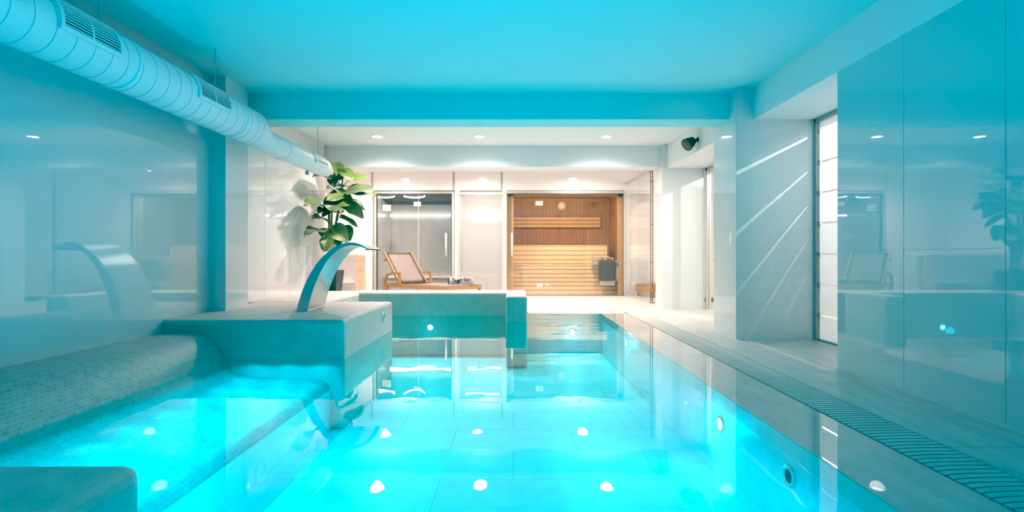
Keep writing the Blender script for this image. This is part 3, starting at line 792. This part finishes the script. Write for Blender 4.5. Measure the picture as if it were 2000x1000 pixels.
bar(bm, (1.80, 11.56, .76), (2.36, 11.56, .76), .03, .035); bar(bm, (1.82, 11.56, .76), (1.82, 11.75, .76), .03, .03); bar(bm, (2.34, 11.56, .76), (2.34, 11.75, .76), .03, .03); bar(bm, (1.80, 11.56, .76), (1.80, 11.56, .69), .05, .05, (0, 1, 0))
obj('guard_rail', bm, M['heater'], t)
bm = newbm()
nx = 10
def tw(x, s):
    # hanging cloth: back fold -> over rail -> front drop
    if s < .25: y, z = 11.60, .70 + (s/.25)*.085
    elif s < .4: a = (s-.25)/.15*PI; y, z = 11.57+.03*math.cos(a), .785+.02*math.sin(a)
    else: y, z = 11.54, .785-(s-.4)/.6*.46
    return (x, y-.006*math.sin((x-1.95)*26)*(max(0, s-.4)), z+.03*(x-2.0)*(1 if s > .2 else 0))
rows = [[bm.verts.new(tw(1.915+.385*i/nx, j/20)) for i in range(nx+1)] for j in range(21)]
for a, b in zip(rows, rows[1:]):
    for i in range(nx):
        f = bm.faces.new((a[i], a[i+1], b[i+1], b[i])); f.smooth = True
bmesh.ops.solidify(bm, geom=bm.faces[:], thickness=.012)
o = obj('hand_towel', bm, M['towel_dark']); tag(o, 'dark grey towel hanging over the sauna heater rail', 'towel')

# ------------------------------------------------------------------ glass screen beside the sauna
gx0, gy0, gx1, gy1 = 2.50, YB-.03, 2.585, 9.66
t = thing('glass_screen', 'clear glass screen in a slim bronze frame beside the sauna', 'glass screen', (2.54, 10.5, 0))
bm = newbm(); bar(bm, (gx0, gy0, 1.245), (gx1, gy1, 1.245), .010, 2.43); obj('pane', bm, M['glass'], t)
bm = newbm(); bar(bm, (gx0, gy0, 2.50), (gx1, gy1, 2.50), .05, .05); obj('top_rail', bm, M['alu'], t)
bm = newbm(); bar(bm, (gx0, gy0, .015), (gx1, gy1, .015), .03, .03); obj('bottom_rail', bm, M['alu'], t)
bm = newbm()
for dx in (0, .042): bar(bm, (gx1+dx*.9, gy1-.002, 0.0), (gx1+dx*.9, gy1-.002, 2.53), .014, .03, (0, 1, 0))
for z in (.06, .77, 1.48, 2.3): box(bm, gx1-.007, gx1+.045, gy1-.015, gy1+.01, z-.01, z+.01)
box(bm, gx1-.02, gx1+.075, gy1-.03, gy1+.03, 0, .012)
obj('post', bm, M['bronze'], t)
t2 = thing('wooden_stool', 'low brown wooden box seat behind the glass screen', 'stool', (2.8, 10.8, 0))
bm = newbm(); rbox(bm, 2.68, 3.05, 10.9, 11.25, .12, .30, .008, 1); obj('box', bm, M['teak'], t2)
for x, y in ((2.71, 10.93), (2.98, 10.93), (2.71, 11.18), (2.98, 11.18)):
    bm = newbm(); box(bm, x, x+.04, y, y+.04, 0, .12); obj('foot', bm, M['bronze'], t2)

# ------------------------------------------------------------------ shelf unit behind the plant
t = thing('towel_counter', 'white counter with a shelf and a pale wooden end panel behind the plant', 'counter', (-3.7, 10.3, 0))
bm = newbm(); rbox(bm, -4.45, -2.90, 10.0, 10.55, .90, .945, .006, 1); obj('worktop', bm, M['wall_white'], t)
bm = newbm(); rbox(bm, -3.09, -2.90, 10.0, 10.06, 0, .90, .004, 1); obj('end_panel', bm, M['cab_wood'], t)
bm = newbm(); box(bm, -4.45, -3.17, 10.06, 10.5, .36, .395); obj('shelf', bm, M['wall_white'], t)
bm = newbm(); box(bm, -4.45, -3.17, 10.5, 10.54, 0, .9); box(bm, -3.95, -3.92, 10.06, 10.5, 0, .36); obj('back_panel', bm, M['wall_white'], t)

# ------------------------------------------------------------------ sun lounger and rolled towel
def make_lounger():
    org = Vector((-2.68, 10.58, 0)); a = math.radians(-40)
    L = Vector((math.cos(a), math.sin(a), 0)); Wd = Vector((-math.sin(a), math.cos(a), 0))   # along (head->foot), across (away from the pool)
    t = thing('sun_lounger', 'teak sun lounger with taupe sling and raised backrest in front of the steam room', 'sun lounger', org)
    def P(u, v, z): return org + L*u + Wd*v + Vector((0, 0, z))
    LEN, WID, ZS_ = 2.0, .80, .295
    fl = []
    bm = newbm()
    for v in (0, WID): bar(bm, P(0, v, ZS_), P(LEN, v, ZS_), .035, .075)
    for u in (.03, LEN-.02): bar(bm, P(u, 0, ZS_), P(u, WID, ZS_), .035, .06)
    bar(bm, P(.80, 0, ZS_-.01), P(.80, WID, ZS_-.01), .035, .05)
    obj('frame', bm, M['teak'], t)
    for u, v in ((.12, 0), (.12, WID), (LEN-.03, 0), (LEN-.03, WID)):
        bm = newbm()
        if u > 1: bar(bm, P(u, v, 0), P(u, v, ZS_+.04), .045, .05, L)
        else: bar(bm, P(u-.10, v, 0), P(u+.02, v, ZS_+.0), .045, .06, L)
        obj('leg', bm, M['teak'], t)
    for v in (-.005, WID+.005):
        bm = newbm(); pts = [P(.03, v, ZS_), P(.09, v, ZS_+.17), P(.16, v, ZS_+.215), P(.30, v, ZS_+.245), P(.50, v, ZS_+.25), P(.545, v, ZS_+.25)]
        for p, q in zip(pts, pts[1:]): bar(bm, p, q, .045, .034, Vector((0, 0, 1)) if abs((q-p).normalized().z) < .6 else L)
        bar(bm, P(.53, v, ZS_), P(.53, v, ZS_+.265), .045, .045, L)
        obj('armrest', bm, M['teak'], t)
    # backrest, hinged at u = .60, leaning to the head end
    ang = math.radians(50); hl = .83; u0 = .47
    def B(s, v, off=0): return P(u0-math.cos(ang)*s + math.sin(ang)*off, v, ZS_+.03+math.sin(ang)*s+math.cos(ang)*off)
    bm = newbm()
    for v in (.055, WID-.055): bar(bm, B(0, v), B(hl, v), .035, .045, L)
    bar(bm, B(hl-.03, .05, -.005), B(hl-.03, WID-.05, -.005), .02, .02)
    bar(bm, B(.04, .05, -.005), B(.04, WID-.05, -.005), .02, .02)
    bf = obj('backrest_frame', bm, M['teak'], t)
    bm = newbm(); bar(bm, B(hl-.16, -.005, -.045), B(hl-.16, WID+.005, -.045), .03, .045); obj('head_rail', bm, M['teak'], bf)
    def sheet(fn, n, m):
        bm = newbm(); rows = [[bm.verts.new(fn(i/n, j/m)) for i in range(n+1)] for j in range(m+1)]
        for a_, b_ in zip(rows, rows[1:]):
            for i in range(n):
                f = bm.faces.new((a_[i], a_[i+1], b_[i+1], b_[i])); f.smooth = True
        bmesh.ops.solidify(bm, geom=bm.faces[:], thickness=.008); return bm
    obj('back_sling', sheet(lambda s, w_: B(.02+s*(hl-.035), .075+w_*(WID-.15), .012-.004*math.sin(PI*w_)), 10, 8), M['sling'], t)
    obj('seat_sling', sheet(lambda s, w_: P(.66+s*(LEN-.70), .025+w_*(WID-.05), ZS_+.040-.012*math.sin(PI*w_)), 12, 8), M['sling'], t)
    # support straps beneath
    for u in (.9, 1.35):
        bm = newbm(); pts = [P(u, .03+(WID-.06)*k/10, ZS_-.02-.11*math.sin(PI*k/10)) for k in range(11)]
        for p, q in zip(pts, pts[1:]): bar(bm, p, q, .05, .006)
        obj('support_strap', bm, M['white'], t)
    # rear wheels
    for v in (-.03, WID+.03):
        bm = newbm(); lathe(bm, [(0, -.018), (.06, -.018), (.066, -.01), (.066, .01), (.06, .018), (0, .018)], P(.0, v, .066), Wd, 20); obj('wheel', bm, M['teak'], t)
    # rolled towel lying across the foot end
    r = .080; zc = ZS_+.048+r
    c0, c1 = P(LEN-.30, .24, zc), P(LEN-.08, WID-.14, zc)
    ax = (c1-c0).normalized()
    tw_ = thing('rolled_towel', 'rolled grey towel with dark lettering on the foot end of the lounger', 'towel', (c0+c1)/2 - Vector((0, 0, r)))
    u = Vector((0, 0, 1)); s = ax.cross(u).normalized()
    if s.y > 0: s = -s
    bm = newbm(); turns = 3.2; n = 90
    ra, rb = [], []
    for k in range(n+1):
        th = 2*PI*turns*k/n; rr = .014 + (r-.014)*k/n
        off = s*math.cos(th)*rr + u*math.sin(th)*rr
        ra.append(bm.verts.new(c0+off)); rb.append(bm.verts.new(c1+off))
    for k in range(n):
        f = bm.faces.new((ra[k], ra[k+1], rb[k+1], rb[k])); f.smooth = True
    bmesh.ops.solidify(bm, geom=bm.faces[:], thickness=.012)
    obj('cloth', bm, M['towel'], tw_)
    # handwritten word on the roll
    Ln = (c1-c0).length
    def Q(x, y):
        th = math.radians(-22 + y*58)
        return c0 + ax*(.10+x*.76)*Ln + (s*math.cos(th)+u*math.sin(th))*(r+.004)
    strokes = [[(0, .95), (.07, 1.0), (.10, .85), (.04, .65), (.12, .6), (.13, .3), (.06, .05), (.0, .2)], [(.17, .7), (.17, .4), (.21, .3), (.26, .45), (.27, .75), (.28, .4)],
               [(.28, .4), (.33, .7), (.30, .35), (.36, .45), (.40, .8), (.37, .1), (.30, -.15), (.27, .0), (.40, .5)], [(.40, .5), (.46, .75), (.49, .55), (.45, .42), (.50, .7), (.56, .85)],
               [(.72, 1.0), (.66, 1.05), (.62, .8), (.64, .5), (.72, .5)], [(.80, .85), (.75, .8), (.76, .5), (.81, .55), (.82, .85), (.85, .5)], [(.90, .85), (.90, .5), (.96, .6)], [(.90, 1.05), (.91, 1.1)], [(.98, .9), (1.0, .6)]]
    bm = newbm()
    for st in strokes: tube(bm, [Q(*q) for q in st], .0055, 5)
    obj('lettering', bm, M['ink'], tw_)
make_lounger()

# ------------------------------------------------------------------ potted plant
def make_plant():
    DP = 8.35
    base = Vector((-2.995, DP, 0))
    t = thing('potted_plant', 'tall leafy green plant in a tapered anthracite planter beside the left wall', 'plant', base)
    bm = newbm()
    def ring(s, z): return [bm.verts.new(base + Vector((dx*s, dy*s, z))) for dx, dy in ((-1, -1), (1, -1), (1, 1), (-1, 1))]
    R_ = [ring(.115, 0), ring(.175, .66), ring(.16, .66), ring(.15, .58)]
    for a, b in zip(R_, R_[1:]):
        for k in range(4): bm.faces.new((a[k], a[(k+1) % 4], b[(k+1) % 4], b[k]))
    bm.faces.new(R_[0][::-1]); obj('planter', bm, M['pot'], t)
    bm = newbm(); box(bm, base.x-.152, base.x+.152, base.y-.152, base.y+.152, .55, .60); obj('soil', bm, M['soil'], t)
    def Z(q, dd=0):
        px = 580+q[0]/5
        return world(px, 290+q[1]/5, min(DP+dd, 2.90/max(.01, (VX-px)/F)))
    leaves = [  # base, tip, width (z-px), dy base, dy tip, material, roll
        ((455, 260), (335, 135), 95, .0, .05, 'a', .3), ((440, 285), (375, 200), 95, -.05, -.12, 'a', -.3), ((455, 215), (545, 310), 95, -.05, -.1, 'a', .5), ((535, 300), (705, 275), 80, 0, .1, 'a', .9),
        ((335, 290), (165, 255), 75, .05, .1, 'b', .8), ((335, 275), (370, 385), 70, 0, -.1, 'b', .2), ((395, 360), (505, 372), 32, .1, .1, 'b', 1.1),
        ((505, 410), (755, 400), 100, -.1, -.2, 'b', .8), ((535, 425), (775, 455), 70, -.05, -.05, 'b', 1.0), ((495, 440), (285, 500), 110, .05, .1, 'a', .4),
        ((520, 500), (350, 530), 120, -.15, -.22, 'a', .3), ((420, 530), (270, 600), 150, -.15, -.25, 'b', .2), ((295, 560), (85, 520), 130, -.1, -.2, 'a', .25), ((300, 590), (205, 615), 60, -.1, -.1, 'a', .8),
        ((500, 550), (650, 680), 95, -.05, -.1, 'c', .2), ((520, 510), (675, 605), 60, .1, .15, 'b', .8), ((440, 660), (605, 768), 42, .0, .0, 'a', .9),
        ((305, 695), (150, 670), 75, .0, -.1, 'b', .8), ((250, 780), (75, 835), 75, .0, -.1, 'b', .7), ((280, 790), (270, 895), 85, -.1, -.15, 'a', .1),
        ((350, 780), (500, 910), 130, -.12, -.2, 'c', .2), ((460, 770), (520, 905), 100, -.05, -.05, 'a', .2), ((300, 880), (265, 1010), 90, -.05, -.1, 'a', .1), ((385, 880), (395, 960), 90, -.1, -.1, 'a', .1),
        ((330, 910), (310, 1020), 80, -.12, -.15, 'c', .2),
        ((420, 600), (250, 640), 90, .25, .35, 'b', .4), ((430, 470), (560, 520), 90, .25, .35, 'b', .4), ((400, 420), (300, 380), 80, .2, .35, 'b', .4)]
    fol = {k: newbm() for k in 'abc'}
    uvs = {k: fol[k].loops.layers.uv.new('UVMap') for k in 'abc'}
    heads = []
    view = Vector((0.25, -1, .25)).normalized()
    for (b, tp, w, d0, d1, mk, roll) in leaves:
        bm = fol[mk]; uvl = uvs[mk]
        p0, p1 = Z(b, d0), Z(tp, d1)
        L_ = (p1-p0); ln = L_.length; ax = L_/ln
        wd = w/5*DP/F*1.3
        n = (view - ax*view.dot(ax)).normalized()
        side = ax.cross(n).normalized()
        n2 = n*math.cos(roll*.9) + Vector((0, 0, 1))*math.sin(roll*.9)
        n2 = (n2-ax*n2.dot(ax)).normalized(); side = ax.cross(n2).normalized()
        if roll > .6: wd *= 1.25
        ns, nw = 14, 6
        grid = []
        ph = random.uniform(0, 6)
        for i in range(ns+1):
            s = i/ns
            s2 = -.14 + 1.14*s
            hw = wd*.5*1.08*(max(0, math.sin(PI*min(1, s**.62)))**.75)*(1 if s > 0 else 0)
            droop = -.16*ln*(s**2)*(1-.0) + .16*ln*s
            row = []
            for j in range(-nw, nw+1):
                v = j/nw
                lift = .22*abs(v)*hw + .035*ln*math.sin(9*s+ph+(2 if v > 0 else 0))*abs(v)**2
                back = -.13*ln*(abs(v)**1.3)*max(0, 1-s*2.2)
                p = p0 + ax*(s*ln+back*1.2) + side*(v*hw) + n2*(lift-.05*ln) + Vector((0, 0, droop*1.2))
                if p.x < -3.0: p.x = -3.0 - .13*math.tanh((-3.0-p.x)/.13)
                row.append(bm.verts.new(p))
            grid.append(row)
        for i in range(ns):
            for j in range(2*nw):
                f = bm.faces.new((grid[i][j], grid[i][j+1], grid[i+1][j+1], grid[i+1][j])); f.smooth = True
                for l, (ii, jj) in zip(f.loops, ((i, j), (i, j+1), (i+1, j+1), (i+1, j))):
                    l[uvl].uv = (ii/ns + .35*abs(jj-nw)/nw, jj/(2*nw))
        heads.append((p0, d0))
    for k, nm in (('a', 'foliage'), ('b', 'dark_foliage'), ('c', 'variegated_foliage')):
        o = obj(nm, fol[k], M['leaf_'+k], t, uv=False, fix=False)
        if k != 'a': o['label'] = {'b': 'dark glossy leaves', 'c': 'pale variegated leaves'}[k]
    # canes and leaf stalks
    canes = [((345, 1100), (330, 900), (318, 640), (330, 540)), ((355, 1100), (350, 880), (395, 640), (430, 520)), ((335, 1100), (315, 880), (310, 620), (350, 500)), ((365, 1100), (360, 850), (410, 600), (440, 400)), ((350, 1100), (340, 800), (340, 600), (390, 450))]
    tops = []
    bm = newbm()
    for i, cn in enumerate(canes):
        dd = (-.06, .05, .02, -.02, .08)[i]
        pts = [Vector((base.x + (i-2)*.03, base.y+dd*.6, .55))] + [Z(q, dd) for q in cn]
        tube(bm, pts, [.017, .017, .016, .014, .010], 8); tops += [(pts[-1]), pts[-2], pts[-3]]
    obj('cane', bm, M['cane'], t)
    for p0, d0 in heads:
        bm = newbm()
        c = [q for q in tops if q.z < p0.z - .02] or [min(tops, key=lambda q: q.z)]
        q = min(c, key=lambda q: (q-p0).length)
        mid = (p0+q)/2 + Vector(((p0.x-q.x)*.1, 0, .06))
        tube(bm, [q, (q+mid)/2+Vector((0, 0, .01)), mid, p0], [.007, .006, .005, .004], 6)
        obj('leaf_stalk', bm, M['stem'], t)
make_plant()

# ------------------------------------------------------------------ other lights
o = lamp('sauna_lamp', 'AREA', (1.15, YB+.19, 2.225), 38, (1, .80, .55), shape='RECTANGLE', size=2.2, size_y=.06)
o.location = (1.15, YB+.27, 2.33); aim(o, (0, .5, -1))
o = lamp('bay_lamp', 'AREA', (-.72, 11.95, 2.32), 3, WHITE, shape='RECTANGLE', size=.8, size_y=.2); aim(o, (0, 0, -1))
o = lamp('steam_lamp', 'AREA', (-2.2, YB+.2, 2.29), 7, WHITE, shape='RECTANGLE', size=1.4, size_y=.06); aim(o, (0, .4, -1))
# side room: one small bright spot (rays through the strip window) and soft unseen area lights
lamp('side_room_spot', 'POINT', (4.15, 4.85, 2.66), 260, (1, .98, .95), shadow_soft_size=.018)
o = lamp('side_room_fill', 'AREA', (4.6, 4.6, 2.74), 105, WHITE, shape='RECTANGLE', size=1.6, size_y=2.2); aim(o, (-.2, 0, -1))
o = lamp('side_room_fill', 'AREA', (5.2, 8.2, 2.1), 40, WARM, shape='RECTANGLE', size=1.4, size_y=1.2); aim(o, (-1, .0, -.35))  # added sideways fill for the glow through the glass door
# dim blue-grey world background
wd = bpy.data.worlds.new('room'); bpy.context.scene.world = wd; wd.use_nodes = True
wd.node_tree.nodes['Background'].inputs[0].default_value = (.5, .55, .6, 1); wd.node_tree.nodes['Background'].inputs[1].default_value = .2

# ------------------------------------------------------------------ camera
cam = bpy.data.cameras.new('camera'); co = bpy.data.objects.new('camera', cam); C.objects.link(co)
co.location = (0, 0, H); co.rotation_euler = (PI/2, 0, 0)
cam.sensor_width = 36; cam.lens = 36*F/2000; cam.shift_x = -(VX-1000)/2000; cam.shift_y = -(500-VY)/2000
cam.clip_start = .02
sc = bpy.context.scene; sc.camera = co
sc.view_settings.view_transform = 'Standard'; sc.view_settings.look = 'None'; sc.view_settings.exposure = 0.0
sc.view_settings.use_curve_mapping = True
sc.view_settings.curve_mapping.black_level = (.058, 0, 0)
sc.view_settings.curve_mapping.update()
try:
    sc.cycles.use_denoising = True
    sc.cycles.max_bounces = 14; sc.cycles.diffuse_bounces = 6; sc.cycles.glossy_bounces = 6; sc.cycles.transparent_max_bounces = 16
    sc.cycles.sample_clamp_indirect = 6.0; sc.cycles.caustics_reflective = False; sc.cycles.caustics_refractive = False
except Exception: pass
